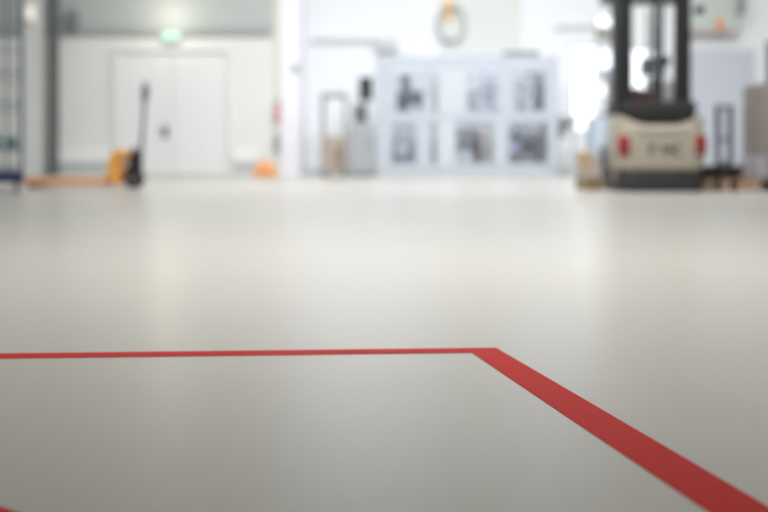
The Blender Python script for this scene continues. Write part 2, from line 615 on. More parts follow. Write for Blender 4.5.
# white wall lamp on the pilaster
t = thing('wall_lamp', 'white wall lamp high on the pale pilaster beside the roll cage', 'lamp', (X(33.5, YL), YL - 0.1, Z(22, YL)))
b = MB()
b.span((-0.05, -0.03, 0.05), (0.05, -0.002, 0.2))
b.build('bracket', MATS['white_plastic'], t, bevel=0.005)
b = MB()
b.loft([[(0.085 * s * math.cos(2 * PI * i / 20), -0.12 + 0.085 * s * math.sin(2 * PI * i / 20), z) for i in range(20)] for s, z in ((0.5, 0), (0.95, 0.03), (1, 0.15), (0.8, 0.25), (0.3, 0.27))])
b.build('lamp_shade', mat('frosted_lamp', (245, 242, 236), 0.3, emit=(255, 246, 232), estr=0.35), t)

# red call point and grey switch box at the corner
t = thing('wall_mounted_fire_extinguisher', 'small red fire extinguisher on the wall by the white corner', 'fire extinguisher', (X(278, YL), YL, Z(121, YL)))
b = MB()
r = 0.055
b.loft([[(r * s * math.cos(2 * PI * i / 20), -0.075 + r * s * math.sin(2 * PI * i / 20), z) for i in range(20)] for s, z in ((0.85, 0), (1, 0.02), (1, 0.25), (0.75, 0.3), (0.3, 0.325))])
b.build('cylinder', mat('pale_red', (226, 156, 152), 0.4), t)  # red paled to follow the lens blur
b = MB()
b.cyl((0, -0.075, 0.325), (0, -0.075, 0.36), 0.018).span((-0.012, -0.14, 0.35), (0.012, -0.06, 0.365))
b.tube([(0.02, -0.08, 0.345), (0.05, -0.1, 0.33), (0.055, -0.13, 0.24), (0.05, -0.13, 0.12)], 0.008)
b.build('valve', blk, t)
b = MB()
b.span((-0.04, -0.02, 0.1), (0.04, -0.001, 0.2))
b.build('wall_bracket', MATS['mid_grey_plastic'], t)
t = thing('switch_box', 'narrow mauve grey switch box low on the wall by the white corner', 'switch box', (X(279, YL) - 0.02, YL, Z(150, YL)))
hh = Z(134, YL) - Z(150, YL)
b = MB()
b.span((-0.06, -0.09, 0), (0.06, -0.001, hh))
b.build('housing', mat('mauve_grey_box', (172, 168, 170), 0.5), t, bevel=0.008)
b = MB()
b.cyl((0, -0.09, hh * 0.65), (0, -0.11, hh * 0.65), 0.025)
b.build('knob', MATS['mid_grey_plastic'], t)

# orange wheel chock-like block by the wall
t = thing('barrier_foot', 'orange tapered barrier foot on the floor below the red extinguisher', 'barrier foot', (X(265.5, 18.9), 18.9, 0))
b = MB()
prof = [(-0.22, 0.0), (0.22, 0.0), (0.215, 0.08), (0.09, 0.24), (0.05, 0.29), (-0.05, 0.29), (-0.09, 0.24), (-0.215, 0.08)]
b.prism(prof, lambda u, v, w: (u, w, v), -0.15, 0.15)
b.build('body', mat('orange_plastic', (238, 172, 118), 0.5), t, bevel=0.02)
b = MB()
b.span((-0.13, -0.156, 0.03), (0.13, -0.149, 0.09))
b.build('grip_slot', mat('deep_orange', (222, 128, 76), 0.5), t)
b = MB()
b.cyl((0, 0, 0.288), (0, 0, 0.31), 0.04)
b.build('socket', mat('deep_orange', (222, 128, 76), 0.5), t)

# small box on white corner (the faint grey dot)
t = thing('wall_mounted_thermostat', 'tiny grey thermostat on the bright white wall right of the corner', 'thermostat', (X(296, YL + 0.05), YL + 0.05, Z(73, YL)))
b = MB()
b.span((-0.07, -0.04, 0), (0.07, -0.001, 0.17))
b.build('housing', mat('light_grey_plastic', (205, 205, 210), 0.5), t, bevel=0.01)
b = MB()
b.cyl((0, -0.04, 0.1), (0, -0.055, 0.1), 0.035)
b.build('dial', MATS['mid_grey_plastic'], t)

# junction box under the trunking
t = thing('wall_mounted_junction_box', 'pale grey junction box under the wall trunking above the console', 'junction box', (X(387, YB), YB - 0.002, Z(52, YB)))
hh = Z(42.7, YB) - Z(52, YB)
b = MB()
b.span((-0.2, -0.16, 0), (0.2, 0, hh))
b.build('housing', mat('light_grey_box', (204, 207, 213), 0.5), t, bevel=0.01)
b = MB()
b.span((-0.17, -0.168, 0.02), (0.17, -0.161, hh - 0.02))
b.build('lid', mat('light_grey_lid', (204, 207, 212), 0.45), t)

# hose coil on the wall
t = thing('hose_hanger', 'oval grey hose coil hung from an orange bracket high on the wall', 'hose', (X(451, YB), YB - 0.05, Z(24, YB)))
b = MB()
for j in range(4):
    rr, yy = 0.27 - 0.018 * (j % 2), -0.03 - 0.035 * j
    b.tube([(rr * math.cos(2 * PI * i / 40), yy, 0.36 * (rr / 0.27) * math.sin(2 * PI * i / 40)) for i in range(40)], 0.02, closed=True)
b.build('hose', mat('grey_hose', (208, 208, 208), 0.5), t)
b = MB()
b.span((-0.15, -0.02, 0.04), (0.02, 0.0, 0.4)).span((-0.14, -0.19, 0.27), (0.01, -0.02, 0.32)).span((-0.14, -0.21, 0.27), (0.01, -0.19, 0.42))
b.build('bracket', mat('orange_bracket', (246, 208, 146), 0.5), t, bevel=0.006)

# orange beacon on the right
t = thing('wall_mounted_beacon', 'small orange beacon lamp on the rail above the lavender door', 'beacon', (X(720, YB - 0.36), YB - 0.36, Z(33, YB - 0.36)))
b = MB()
b.cyl((0, 0, 0), (0, 0, 0.06), 0.06).span((-0.03, 0, 0.01), (0.03, 0.039, 0.05))
b.build('base', MATS['mid_grey_plastic'], t)
b = MB()
b.loft([[(0.055 * s * math.cos(2 * PI * i / 20), 0.055 * s * math.sin(2 * PI * i / 20), z) for i in range(20)] for s, z in ((1, 0.061), (1, 0.25), (0.7, 0.29), (0.2, 0.3))])
b.build('lens', mat('orange_lens', (240, 160, 90), 0.3), t)

# ------------------------------------------------------------------ tall frame cart and console
YT = 18.6
tan = mat('tan_board', (166, 154, 141), 0.6, var=0.06)
tg = mat('taupe_frame', (156, 148, 138), 0.5)
x0, x1 = X(321, YT), X(346, YT)
w = x1 - x0
t = thing('frame_cart', 'tan cart with a tall open frame, left of the grey console', 'cart', ((x0 + x1) / 2, YT + 0.3, 0))
for sx in (-1, 1):
    for sy in (-1, 1):
        b = MB()
        b.box((sx * (w / 2 - 0.02), sy * 0.26, 0.09 + (1.4 - 0.09) / 2), (0.04, 0.04, 1.4 - 0.09))
        b.build('post', tg, t, bevel=0.004)
        b = MB()
        b.cyl((sx * (w / 2 - 0.04) - 0.015, sy * 0.24, 0.045), (sx * (w / 2 - 0.04) + 0.015, sy * 0.24, 0.045), 0.045)
        b.build('caster', blk, t)
b = MB()
b.box((0, 0, 1.43), (w, 0.56, 0.06))
b.build('top_board', mat('taupe_top', (144, 134, 122), 0.5), t, bevel=0.006)
b = MB()
b.span((-w / 2 + 0.041, -0.27, 0.1), (w / 2 - 0.041, 0.27, 0.7))
b.build('lower_cabinet', tan, t, bevel=0.008)
b = MB()
b.span((-0.0, -0.286, 0.16), (w / 2 - 0.06, -0.271, 0.52))
dr = b.build('drawer', mat('brown_drawer', (146, 130, 120), 0.6), t, bevel=0.005)
b = MB()
b.cyl((0.06, -0.3, 0.42), (0.14, -0.3, 0.42), 0.01).cyl((0.06, -0.286, 0.42), (0.06, -0.305, 0.42), 0.008).cyl((0.14, -0.286, 0.42), (0.14, -0.305, 0.42), 0.008)
b.build('handle', MATS['dark_grey_steel'], dr)

YO = 18.7
x0, x1 = X(349, YO), X(375, YO) - 0.02
w = x1 - x0
t = thing('control_console', 'grey control console with a dark monitor beside the white machine', 'console', ((x0 + x1) / 2, YO + 0.3, 0))
gcab = mat('console_grey', (166, 168, 172), 0.5)
b = MB()
b.span((-w / 2, -0.3, 0.06), (w / 2, 0.3, 0.94))
b.span((-w / 2 + 0.03, -0.26, 0.0), (w / 2 - 0.03, 0.26, 0.06))
b.build('cabinet', gcab, t, bevel=0.01)
b = MB()
b.span((-w / 2 + 0.03, -0.312, 0.12), (w / 2 - 0.03, -0.301, 0.88))
dr = b.build('door', mat('console_door', (160, 162, 167), 0.5), t, bevel=0.004)
b = MB()
b.span((w / 2 - 0.09, -0.33, 0.5), (w / 2 - 0.07, -0.313, 0.66))
b.build('handle', MATS['dark_grey_steel'], dr)
b = MB()
prof = [(-0.25, 0.945), (0.2, 0.945), (0.2, 1.28), (0.02, 1.28), (-0.2, 1.0)]
b.prism(prof, lambda u, v, w_: (w_, u, v), -0.14, 0.10)
b.build('control_desk', mat('desk_grey', (84, 84, 88), 0.5), t, bevel=0.01)
b = MB()
b.cyl((0.07, 0.1, 1.28), (0.07, 0.1, 1.5), 0.02)
b.build('monitor_arm', MATS['dark_grey_steel'], t)
b = MB()
b.box((0.07, 0.06, 1.56), (0.24, 0.05, 0.42), Matrix.Rotation(0.1, 3, 'X'))
mo = b.build('monitor', mat('dark_monitor', (84, 88, 92), 0.4), t, bevel=0.008)
b = MB()
b.box((0.07, 0.033, 1.56), (0.2, 0.004, 0.37), Matrix.Rotation(0.1, 3, 'X'))
b.build('screen', mat('dark_screen', (62, 66, 70), 0.25), mo)

# ------------------------------------------------------------------ machine enclosure
YM = 18.8
al = mat('pale_blue_white_aluminium', (184, 190, 199), 0.4, var=0.02)
wp = mat('white_machine_panel', (194, 199, 205), 0.45, var=0.02)
mg = glass_mat('machine_acrylic', (0.93, 0.95, 0.98))
mx = X(376, YM)
MW = X(558, YM) - mx
MH = Z(56, YM)
mc = thing('assembly_machine', 'long white glazed machine enclosure at the end wall', 'machine', (mx, YM, 0))
MD = 1.4


def U(px):
    return X(px, YM) - mx


V = lambda py: Z(py, YM)
ZT, ZM0, ZM1, ZB = V(68), V(112), V(121), V(164)
# frame rails
for nm, z0, z1 in (('top_rail', ZT, MH), ('middle_rail', ZM1, ZM0), ('bottom_rail', 0.1, ZB)):
    b = MB()
    b.span((0, 0, z0), (MW, 0.08, z1))
    b.build(nm, al, mc, bevel=0.008)
b = MB()
b.span((0.02, 0.02, 0.004), (MW - 0.02, 0.05, 0.1))
b.build('kick_plate', wp, mc)
UP = [(391, 429), (432, 439), (466, 500), (513, 546)]
LO = [(391, 417), (430, 438), (455, 494), (508, 549)]
for row, z0, z1, nm in ((UP, ZM0, ZT, 'upper'), (LO, ZB, ZM1, 'lower')):
    edges = [376] + [e for p in row for e in p] + [558]
    for i in range(0, len(edges), 2):
        b = MB()
        b.span((U(edges[i]), 0, z0), (U(edges[i + 1]), 0.08, z1))
        b.build('front_panel', al if edges[i + 1] - edges[i] < 16 else wp, mc)
    for a, c_ in row:
        b = MB()
        e = 0.02
        u0, u1 = U(a), U(c_)
        b.span((u0, -0.012, z0), (u0 + e, -0.001, z1)).span((u1 - e, -0.012, z0), (u1, -0.001, z1)).span((u0 + e, -0.012, z0), (u1 - e, -0.001, z0 + e)).span((u0 + e, -0.012, z1 - e), (u1 - e, -0.001, z1))
        fr = b.build('door', mat('bright_door_frame', (190, 196, 204), 0.4), mc)
        b = MB()
        b.span((u0 + 0.001, 0.03, z0 + 0.001), (u1 - 0.001, 0.036, z1 - 0.001))
        b.build('glass_pane', mg, fr)
        if c_ - a > 12:
            b = MB()
            b.span((u1 - 0.05, -0.03, (z0 + z1) / 2 - 0.06), (u1 - 0.03, -0.012, (z0 + z1) / 2 + 0.06))
            b.build('handle', MATS['dark_grey_steel'], fr)
for x in (0.0, MW - 0.08):
    b = MB()
    b.span((x, MD - 0.08, 0.1), (x + 0.08, MD, MH))
    b.build('rear_post', al, mc)
for z0, z1 in ((MH - 0.08, MH), (ZM1, ZM0), (0.1, 0.2)):
    b = MB()
    b.span((0.08, MD - 0.06, z0), (MW - 0.08, MD, z1))
    b.build('rear_rail', al, mc)
    for x in (0.0, MW - 0.06):
        b = MB()
        b.span((x, 0.08, z0), (x + 0.06, MD - 0.08, z1))
        b.build('side_rail', al, mc)
b = MB()
b.span((0.08, 0.09, ZM1 + 0.02), (MW - 0.08, MD - 0.07, ZM1 + 0.06))
b.build('work_table', mat('work_table_white', (214, 218, 224), 0.4), mc)
b = MB()
b.span((0.08, 0.09, 0.11), (MW - 0.08, MD - 0.07, 0.16))
b.build('floor_pan', mat('work_table_white', (214, 218, 224), 0.4), mc)
for x in (0.12, MW * 0.37, MW * 0.66, MW - 0.12):
    for y in (0.12, MD - 0.12):
        b = MB()
        b.cyl((x, y, 0), (x, y, 0.02), 0.05).cyl((x, y, 0.02), (x, y, 0.11), 0.02)
        b.build('foot', MATS['dark_grey_steel'], mc)
# equipment behind the glass
gA = mat('machine_grey_dark', (130, 132, 137), 0.5)
gB = mat('machine_grey_mid', (176, 177, 184), 0.5)
gC = mat('machine_beige', (198, 190, 184), 0.55)
zt = ZM1 + 0.06
yI = 0.35
b = MB()      # robot behind the first upper pane
b.cyl((U(404), yI, zt), (U(404), yI, zt + 0.2), 0.13).cyl((U(404), yI, zt + 0.2), (U(402), yI, V(92)), 0.1)
b.span((U(397), yI - 0.12, V(104)), (U(424), yI + 0.12, V(90)))
b.cyl((U(408), yI, V(93)), (U(405), yI, V(72)), 0.09).cyl((U(420), yI - 0.05, V(96)), (U(420), yI - 0.05, V(108)), 0.05)
b.build('robot_arm', gA, mc, bevel=0.02)
b = MB()
b.span((U(434), yI, zt), (U(438), yI + 0.2, V(70)))
b.build('actuator', gB, mc)
b = MB()
b.span((U(394), yI, 0.161), (U(415), yI + 0.3, V(124)))
ec = b.build('electrical_cabinet', mat('machine_grey_cabinet', (164, 165, 170), 0.5), mc, bevel=0.01)
b = MB()
b.cyl((U(402), yI, V(150)), (U(402), yI - 0.03, V(150)), 0.1, seg=24)
b.build('fan', mat('pale_fan', (214, 216, 218), 0.4), ec)
b = MB()
b.span((U(432), yI, 0.161), (U(437), yI + 0.2, V(123)))
b.build('cable_duct', gB, mc)
b = MB()      # gantry behind the middle upper pane
b.span((U(470), yI, zt), (U(480), yI + 0.2, V(90))).span((U(485), yI + 0.1, V(102)), (U(498), yI + 0.3, V(70))).span((U(468), yI - 0.05, zt), (U(530), yI + 0.12, V(107)))
b.cyl((U(475), yI + 0.1, V(90)), (U(491), yI + 0.2, V(82)), 0.05)
b.build('gantry', gB, mc, bevel=0.015)
b = MB()
b.span((U(538), yI, zt), (U(546), yI + 0.25, V(70)))
b.span((U(514), yI + 0.1, V(74)), (U(546), yI + 0.2, V(70)))
b.build('column', gA, mc, bevel=0.01)
b = MB()
b.tube([(U(524) + 0.13 * math.cos(2 * PI * i / 28), yI, V(90) + 0.17 * math.sin(2 * PI * i / 28)) for i in range(28)], 0.03, closed=True)
b.cyl((U(524), yI, zt), (U(524), yI, V(99)), 0.05).cyl((U(522), yI + 0.05, V(80)), (U(522), yI + 0.05, V(70)), 0.06)
b.build('indexing_ring', gB, mc)
b = MB()      # lower row
b.span((U(455), yI, V(147)), (U(477), yI + 0.3, V(133)))
b.cyl((U(478), yI + 0.15, V(140)), (U(486), yI + 0.15, V(140)), 0.07)
b.build('motor', gA, mc, bevel=0.02)
b = MB()
b.span((U(456), yI + 0.4, 0.161), (U(493), yI + 0.5, V(130)))
b.build('back_plate', mat('machine_pale_beige', (206, 202, 198), 0.55), mc)
b = MB()
b.span((U(482), yI - 0.1, 0.161), (U(493), yI + 0.3, V(128)))
b.build('cylinder_block', gC, mc, bevel=0.01)
b = MB()
b.span((U(458), yI - 0.1, 0.161), (U(474), yI + 0.2, V(150)))
b.build('parts_bin', mat('white_bin', (226, 227, 228), 0.5), mc, bevel=0.01)
b = MB()
b.span((U(509), yI + 0.35, 0.161), (U(549), yI + 0.45, V(132)))
b.build('back_plate', gC, mc)
b = MB()
b.span((U(520), yI, V(141)), (U(537), yI + 0.25, V(130))).cyl((U(542), yI + 0.1, 0.161), (U(542), yI + 0.1, V(134)), 0.06)
b.build('feeder', gA, mc, bevel=0.02)
b = MB()
b.cyl((U(517), yI + 0.1, V(148)), (U(517), yI - 0.02, V(148)), 0.11, seg=28)
b.build('reel', mat('lavender_reel', (182, 178, 204), 0.45), mc)
b = MB()
b.cyl((U(517), yI + 0.1, V(148)), (U(517), yI + 0.34, V(148)), 0.02, seg=12)
b.build('reel_axle', gA, mc)
b = MB()
b.span((U(506), 0.2, MH + 0.001), (U(541), 0.6, MH + 0.1))
b.build('cable_tray', mat('tray_grey', (112, 116, 122), 0.5), mc, bevel=0.01)
b = MB()
b.prism([(MW + 0.0, V(115)), (MW + 0.42, V(117)), (MW + 0.42, V(121)), (MW + 0.0, V(121))], lambda u, v, w: (u, w, v), 0.2, 0.7)
b.build('outfeed_table', mat('outfeed_grey', (160, 166, 170), 0.45), mc)
b = MB()
b.prism([(MW + 0.06, V(122)), (MW + 0.3, V(122)), (MW + 0.12, V(140)), (MW + 0.06, V(140))], lambda u, v, w: (u, w, v), 0.3, 0.6)
b.build('outfeed_motor', gA, mc, bevel=0.01)
b = MB()
b.cyl((MW + 0.36, 0.45, 0), (MW + 0.36, 0.45, V(121)), 0.025)
b.build('outfeed_leg', al, mc)

# ------------------------------------------------------------------ forklift
YK = 12.2
yaw = math.radians(-2.5)
fk = thing('forklift', 'cream and charcoal forklift seen from behind with two red tail lamps', 'forklift', (X(663, YK), YK, 0), yaw)
fk.scale = (0.945, 1.0, 0.965)
cream = mat('cream_paint', (174, 165, 148), 0.4, var=0.03, coat=0.2)
char = mat('charcoal_paint', (52, 50, 51), 0.5)
dark = mat('dark_mast_steel', (30, 30, 31), 0.5, 0.0)
# chassis (dark lower) : rounded plan, widening upwards
b = MB()
rings = []
for z, w_, y0 in ((0.006, 0.99, 0.03), (0.05, 1.01, 0.015), (0.24, 1.02, 0.02), (0.3, 1.0, 0.06)):
    rings.append([(u, v, z) for u, v in rrect(w_, 1.7, 0.16, 6, 0, y0 + 0.85)])
b.loft(rings)
b.build('chassis', char, fk)
# counterweight
b = MB()
dish = lambda u: 0.79 + 0.135 * min(1.0, max(0.0, abs(u) - 0.17) / 0.33) ** 1.5
outline = rrect_fine(1.0, 1.0, 0.2, 8, 0, 0.5)
rings = []
for z, w_, y0 in ((0.265, 1.02, 0.03), (0.3, 1.07, 0.0), (0.55, 1.09, 0.0), (0.72, 1.08, 0.015), (None, 1.05, 0.05), (None, 0.94, 0.1)):
    ring = []
    for u, v in outline:
        uu = u * w_
        ring.append((uu, y0 + v * (1 - y0), (dish(uu) + (0.0 if w_ > 1 else 0.012)) if z is None else z))
    rings.append(ring)
b.loft(rings, cap=False)
b.bm.verts.ensure_lookup_table()
n_ = len(outline)
b.bm.faces.new(list(b.bm.verts)[:n_])
cw = b.build('counterweight', cream, fk)
# dark strip on the counterweight, shade of a gap put into its colour
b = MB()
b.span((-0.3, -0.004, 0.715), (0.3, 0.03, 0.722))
b.build('gap_shade', mat('cream_gap_shade', (140, 132, 116), 0.5), cw)
# tail lamps, set into the corners
for sx in (-1, 1):
    b = MB()
    a = sx * math.radians(26)
    R3 = Matrix.Rotation(a, 3, 'Z')
    c0 = Vector((sx * 0.465, 0.035, 0.56))
    b.box(c0, (0.15, 0.06, 0.24), R3)
    tl = b.build('tail_lamp', mat('red_lamp_lens', (156, 56, 54), 0.25), fk, bevel=0.025)
    b = MB()
    b.box(c0 + R3 @ Vector((0, -0.029, -0.02)), (0.06, 0.012, 0.09), R3)
    b.build('reflector', mat('dark_red_reflector', (128, 30, 30), 0.3), tl, bevel=0.005)
# lettering
b = MB()
ink = mat('grey_lettering', (70, 66, 62), 0.5)
lz, lh, st_ = 0.445, 0.115, 0.022


def stroke(p, q):
    d_ = Vector((q[0] - p[0], 0, q[1] - p[1]))
    m_ = Vector(((p[0] + q[0]) / 2, -0.001, (p[1] + q[1]) / 2))
    b.box(m_, (d_.length + st_ * 0.6, 0.008, st_), Matrix.Rotation(-math.atan2(d_.z, d_.x), 3, 'Y'))


x_ = -0.15
for p, q in (((x_, lz), (x_, lz + lh)), ((x_, lz + lh), (x_ + 0.065, lz + lh)), ((x_, lz + lh * 0.52), (x_ + 0.05, lz + lh * 0.52))):
    stroke(p, q)
b.build('letter', ink, fk, smooth=False)
b = MB()
x_ = 0.005
for p, q in (((x_, lz), (x_, lz + lh)), ((x_, lz + lh), (x_ + 0.045, lz + lh * 0.35)), ((x_ + 0.045, lz + lh * 0.35), (x_ + 0.09, lz + lh)), ((x_ + 0.09, lz + lh), (x_ + 0.09, lz))):
    stroke(p, q)
b.build('letter', ink, fk, smooth=False)
b = MB()
arc = [(0.18 + 0.045 * math.cos(math.radians(a)), lz + lh / 2 + lh / 2 * math.sin(math.radians(a))) for a in range(50, 311, 20)]
for p, q in zip(arc, arc[1:]):
    stroke(p, q)
b.build('letter', ink, fk, smooth=False)
# rear hood, dark, between the legs
b = MB()
rings = []
for z, w_, d_ in ((0.7, 0.84, 0.72), (0.9, 0.92, 0.72), (1.04, 0.98, 0.68), (1.08, 0.95, 0.64), (1.1, 0.86, 0.58)):
    rings.append([(u, v, z) for u, v in rrect(w_, d_, 0.1, 5, 0, 0.56)])
b.loft(rings)
b.build('hood', mat('dark_hood', (30, 26, 25), 0.8), fk)
# overhead guard legs and roof
for sx in (-1, 1):
    b = MB()
    xw = 0.2
    b.prism([(sx * 0.36 - 0.15, 0.84), (sx * 0.36 + 0.05, 0.84), (sx * 0.36 + 0.05, 2.42), (sx * 0.36 - 0.14, 2.42)], lambda u, v, w: (u, w, v), 0.28, 0.4)
    b.build('guard_leg', dark, fk, bevel=0.015)
    b = MB()
    b.prism([(1.5, 0.75), (1.58, 0.75), (1.42, 2.42), (1.34, 2.42)], lambda u, v, w: (w, u, v), sx * 0.31 - 0.022, sx * 0.31 + 0.022)
    b.build('front_leg', dark, fk, bevel=0.01)
b = MB()
b.span((-0.25, 0.3, 2.27), (0.25, 0.37, 2.33))
b.build('rear_crossbar', dark, fk)
b = MB()
for x in (-0.5, 0.5):
    b.span((x - 0.03, 0.26, 2.42), (x + 0.03, 1.45, 2.49))
b.span((-0.47, 0.26, 2.42), (0.47, 0.32, 2.49)).span((-0.47, 1.39, 2.42), (0.47, 1.45, 2.49))
for k_ in range(8):
    x = -0.4 + 0.8 * k_ / 7
    b.span((x - 0.012, 0.32, 2.43), (x + 0.012, 1.39, 2.48))
b.build('roof_guard', dark, fk)
b = MB()
b.cyl((0.52, 0.26, 2.2), (0.52, 0.36, 2.2), 0.05).span((0.46, 0.29, 2.18), (0.55, 0.34, 2.22))
b.build('work_lamp', mat('black_rubber', (32, 32, 34), 0.6), fk)
# seat
st = MB()
st.prism([(0.62, 0.98), (1.0, 0.98), (1.02, 1.1), (0.72, 1.08), (0.66, 1.0)], lambda u, v, w: (w, u, v), -0.24, 0.24)
st.build('seat', mat('maroon_seat', (84, 54, 52), 0.6), fk, bevel=0.02)
st = MB()
st.prism([(0.5, 1.0), (0.62, 1.0), (0.56, 1.24), (0.47, 1.24)], lambda u, v, w: (w, u, v), -0.34, -0.02)
st.build('backrest', mat('dark_red_seat', (92, 58, 56), 0.6), fk, bevel=0.03)
# dashboard, steering column and wheel
b = MB()
b.prism([(1.25, 0.7), (1.5, 0.7), (1.5, 1.12), (1.35, 1.12)], lambda u, v, w: (w, u, v), -0.42, 0.42)
b.build('dashboard', char, fk, bevel=0.02)
b = MB()
b.tube([(0.17 * math.cos(2 * PI * i / 28) - 0.1, 1.14 + 0.17 * 0.7 * math.sin(2 * PI * i / 28), 1.2 + 0.17 * 0.6 * math.sin(2 * PI * i / 28)) for i in range(28)], 0.016, closed=True)
b.cyl((-0.1, 1.14, 1.2), (-0.1, 1.34, 1.02), 0.025)
b.cyl((-0.27, 1.14, 1.2), (0.07, 1.14, 1.2), 0.012)
b.build('steering_wheel', char, fk)
b = MB()
b.span((0.24, 0.95, 0.95), (0.36, 1.08, 1.4))
b.build('control_column', mat('pale_grey_plastic', (176, 174, 172), 0.5), fk, bevel=0.02)
b = MB()
b.cyl((0.26, 1.0, 1.4), (0.24, 1.0, 1.6), 0.015).cyl((0.24, 0.96, 1.64), (0.24, 1.02, 1.64), 0.075)
b.build('display', char, fk)
# mast: rails, cylinders, crossheads
for sx in (-1, 1):
    b = MB()
    b.span((sx * 0.28 - 0.035, 1.62, 0.08), (sx * 0.28 + 0.035, 1.76, 2.6))
    b.build('mast_rail', mat('worn_mast_grey', (66, 66, 68), 0.5), fk, bevel=0.008)
b = MB()
b.cyl((0.18, 1.68, 0.2), (0.18, 1.68, 1.45), 0.05)
b.cyl((0.18, 1.68, 1.45), (0.18, 1.68, 2.4), 0.022)
b.build('lift_cylinder', mat('pale_steel', (176, 174, 172), 0.4, 0.2), fk)
b = MB()
b.span((0.08, 1.6, 1.5), (0.23, 1.78, 1.6)).cyl((0.16, 1.6, 1.67), (0.16, 1.78, 1.67), 0.08)
b.build('cylinder_head', mat('grey_crosshead', (104, 104, 106), 0.5), fk)
b = MB()
b.span((-0.243, 1.62, 0.62), (0.243, 1.76, 0.74))
b.build('mast_crosshead', mat('grey_crosshead', (104, 104, 106), 0.5), fk)
b = MB()
b.span((-0.45, 1.78, 0.15), (0.45, 1.83, 0.25)).span((-0.45, 1.78, 0.45), (0.45, 1.83, 0.55))
b.build('fork_carriage', dark, fk)
for sx in (-1, 1):
    b = MB()
    b.prism([(1.835, 0.05), (2.9, 0.05), (2.9, 0.065), (1.88, 0.095), (1.88, 0.6), (1.835, 0.6)], lambda u, v, w: (w, u, v), sx * 0.25 - 0.055, sx * 0.25 + 0.055)
    b.build('fork', dark, fk)
for sx in (-1, 1):
    for y, r in ((0.42, 0.19), (1.45, 0.22)):
        b = MB()
        b.cyl((sx * 0.43 - 0.08, y, r), (sx * 0.43 + 0.08, y, r), r, seg=32)
        wl = b.build('wheel', blk, fk, bevel=0.015)
        b = MB()
        b.cyl((sx * 0.43 - 0.084, y, r), (sx * 0.43 + 0.084, y, r), r * 0.5, seg=24)
        b.build('rim', cream, wl)

# ------------------------------------------------------------------ pallets and goods on the right
wood = mat('pallet_wood', (166, 132, 104), 0.7, var=0.18, scale=14)
wood_b = mat('pallet_wood_block', (186, 160, 138), 0.7, var=0.15, scale=14)


def pallet(w, d, loc, label, grp='wooden pallets beside the forklift', tone=None, rz=0):
    p_ = thing('wooden_pallet', label, 'pallet', loc, rz, grp)
    m1 = tone or wood
    for i in range(5):
        y = -d / 2 + d * (i + 0.5) / 5
        b = MB()
        b.box((0, y, 0.133), (w, d / 5 - 0.03, 0.022))
        b.build('deck_board', m1, p_)
    for i in range(3):
        x = -w / 2 + 0.05 + (w - 0.1) * i / 2
        b = MB()
        b.box((x, 0, 0.111), (0.1, d, 0.022))
        b.build('stringer', m1, p_)
        b = MB()
        b.box((x, 0, 0.011), (0.1, d, 0.022))
        b.build('bottom_board', m1, p_)
        for j in range(3):
            b = MB()
            b.box((x, -d / 2 + 0.07 + (d - 0.14) * j / 2, 0.061), (0.1, 0.14, 0.078))
            b.build('block', wood_b if tone is None else tone, p_)
    return p_


YR = 13.3
FX, FY = fk.location.x, fk.location.y
CY_, SY_ = math.cos(yaw), math.sin(yaw)


def L(u, v, z=0.0):
    return (FX + u * CY_ - v * SY_, FY + u * SY_ + v * CY_, z)


pallet(0.5, 0.8, L(0.85, 0.9), 'small wooden pallet right of the forklift under a black plastic pallet', rz=yaw)
pallet(0.8, 0.8, L(1.53, 0.9), 'wooden pallet at the right edge under the brown cartons', rz=yaw)
# black plastic pallet lying on the first
t = thing('plastic_pallet', 'black plastic pallet lying on the small wooden pallet beside the forklift', 'pallet', L(0.85, 0.9, 0.1455), yaw)
bp = mat('black_plastic', (46, 44, 46), 0.5)
b = MB()
b.span((-0.22, -0.38, 0.1), (0.22, 0.38, 0.15))
b.build('deck', bp, t, bevel=0.008)
for x in (-0.16, 0, 0.16):
    for y in (-0.3, 0, 0.3):
        b = MB()
        b.box((x, y, 0.05), (0.1, 0.12, 0.1))
        b.build('foot', bp, t, bevel=0.01)
# upright sack truck behind
YS = 14.5
hh = Z(105, YS)
t = thing('sack_truck', 'dark slate sack truck with two narrow uprights standing behind the pallets', 'sack truck', (X(724, YS), YS, 0))
sl = mat('dark_slate_steel', (50, 55, 64), 0.5, 0.0)
for sx in (-1, 1):
    b = MB()
    b.box((sx * 0.085, 0, 0.05 + (hh - 0.05) / 2), (0.07, 0.05, hh - 0.05))
    b.build('upright', sl, t, bevel=0.008)
    b = MB()
    b.cyl((sx * 0.16 - 0.025, 0.08, 0.1), (sx * 0.16 + 0.025, 0.08, 0.1), 0.1, seg=24)
    b.build('wheel', blk, t)
b = MB()
for z in (0.3, 0.62, hh - 0.03):
    b.span((-0.055, -0.02, z - 0.02), (0.055, 0.02, z + 0.02))
b.build('cross_bar', sl, t)
b = MB()
b.cyl((-0.14, 0.08, 0.1), (0.14, 0.08, 0.1), 0.012).span((-0.09, -0.02, 0.08), (-0.06, 0.09, 0.12)).span((0.06, -0.02, 0.08), (0.09, 0.09, 0.12))
b.build('axle', sl, t)
b = MB()
b.span((-0.13, -0.12, 0.0), (0.13, -0.0, 0.012)).span((-0.12, -0.03, 0.0), (0.12, 0.02, 0.08))
b.build('toe_plate', sl, t)
# cartons on the second pallet
def carton(w, d, h, loc, label, mm, grp, rz=0):
    c_ = thing('carton', label, 'carton', loc, rz, grp)
    b = MB()
    b.box((0, 0, h / 2), (w, d, h))
    b.build('body', mm, c_, bevel=0.006)
    b = MB()
    b.span((-0.025, -d / 2 - 0.001, h * 0.72), (0.025, d / 2 + 0.001, h + 0.001))
    b.build('packing_tape', mat('carton_tape', (196, 178, 150), 0.35), c_)
    return c_


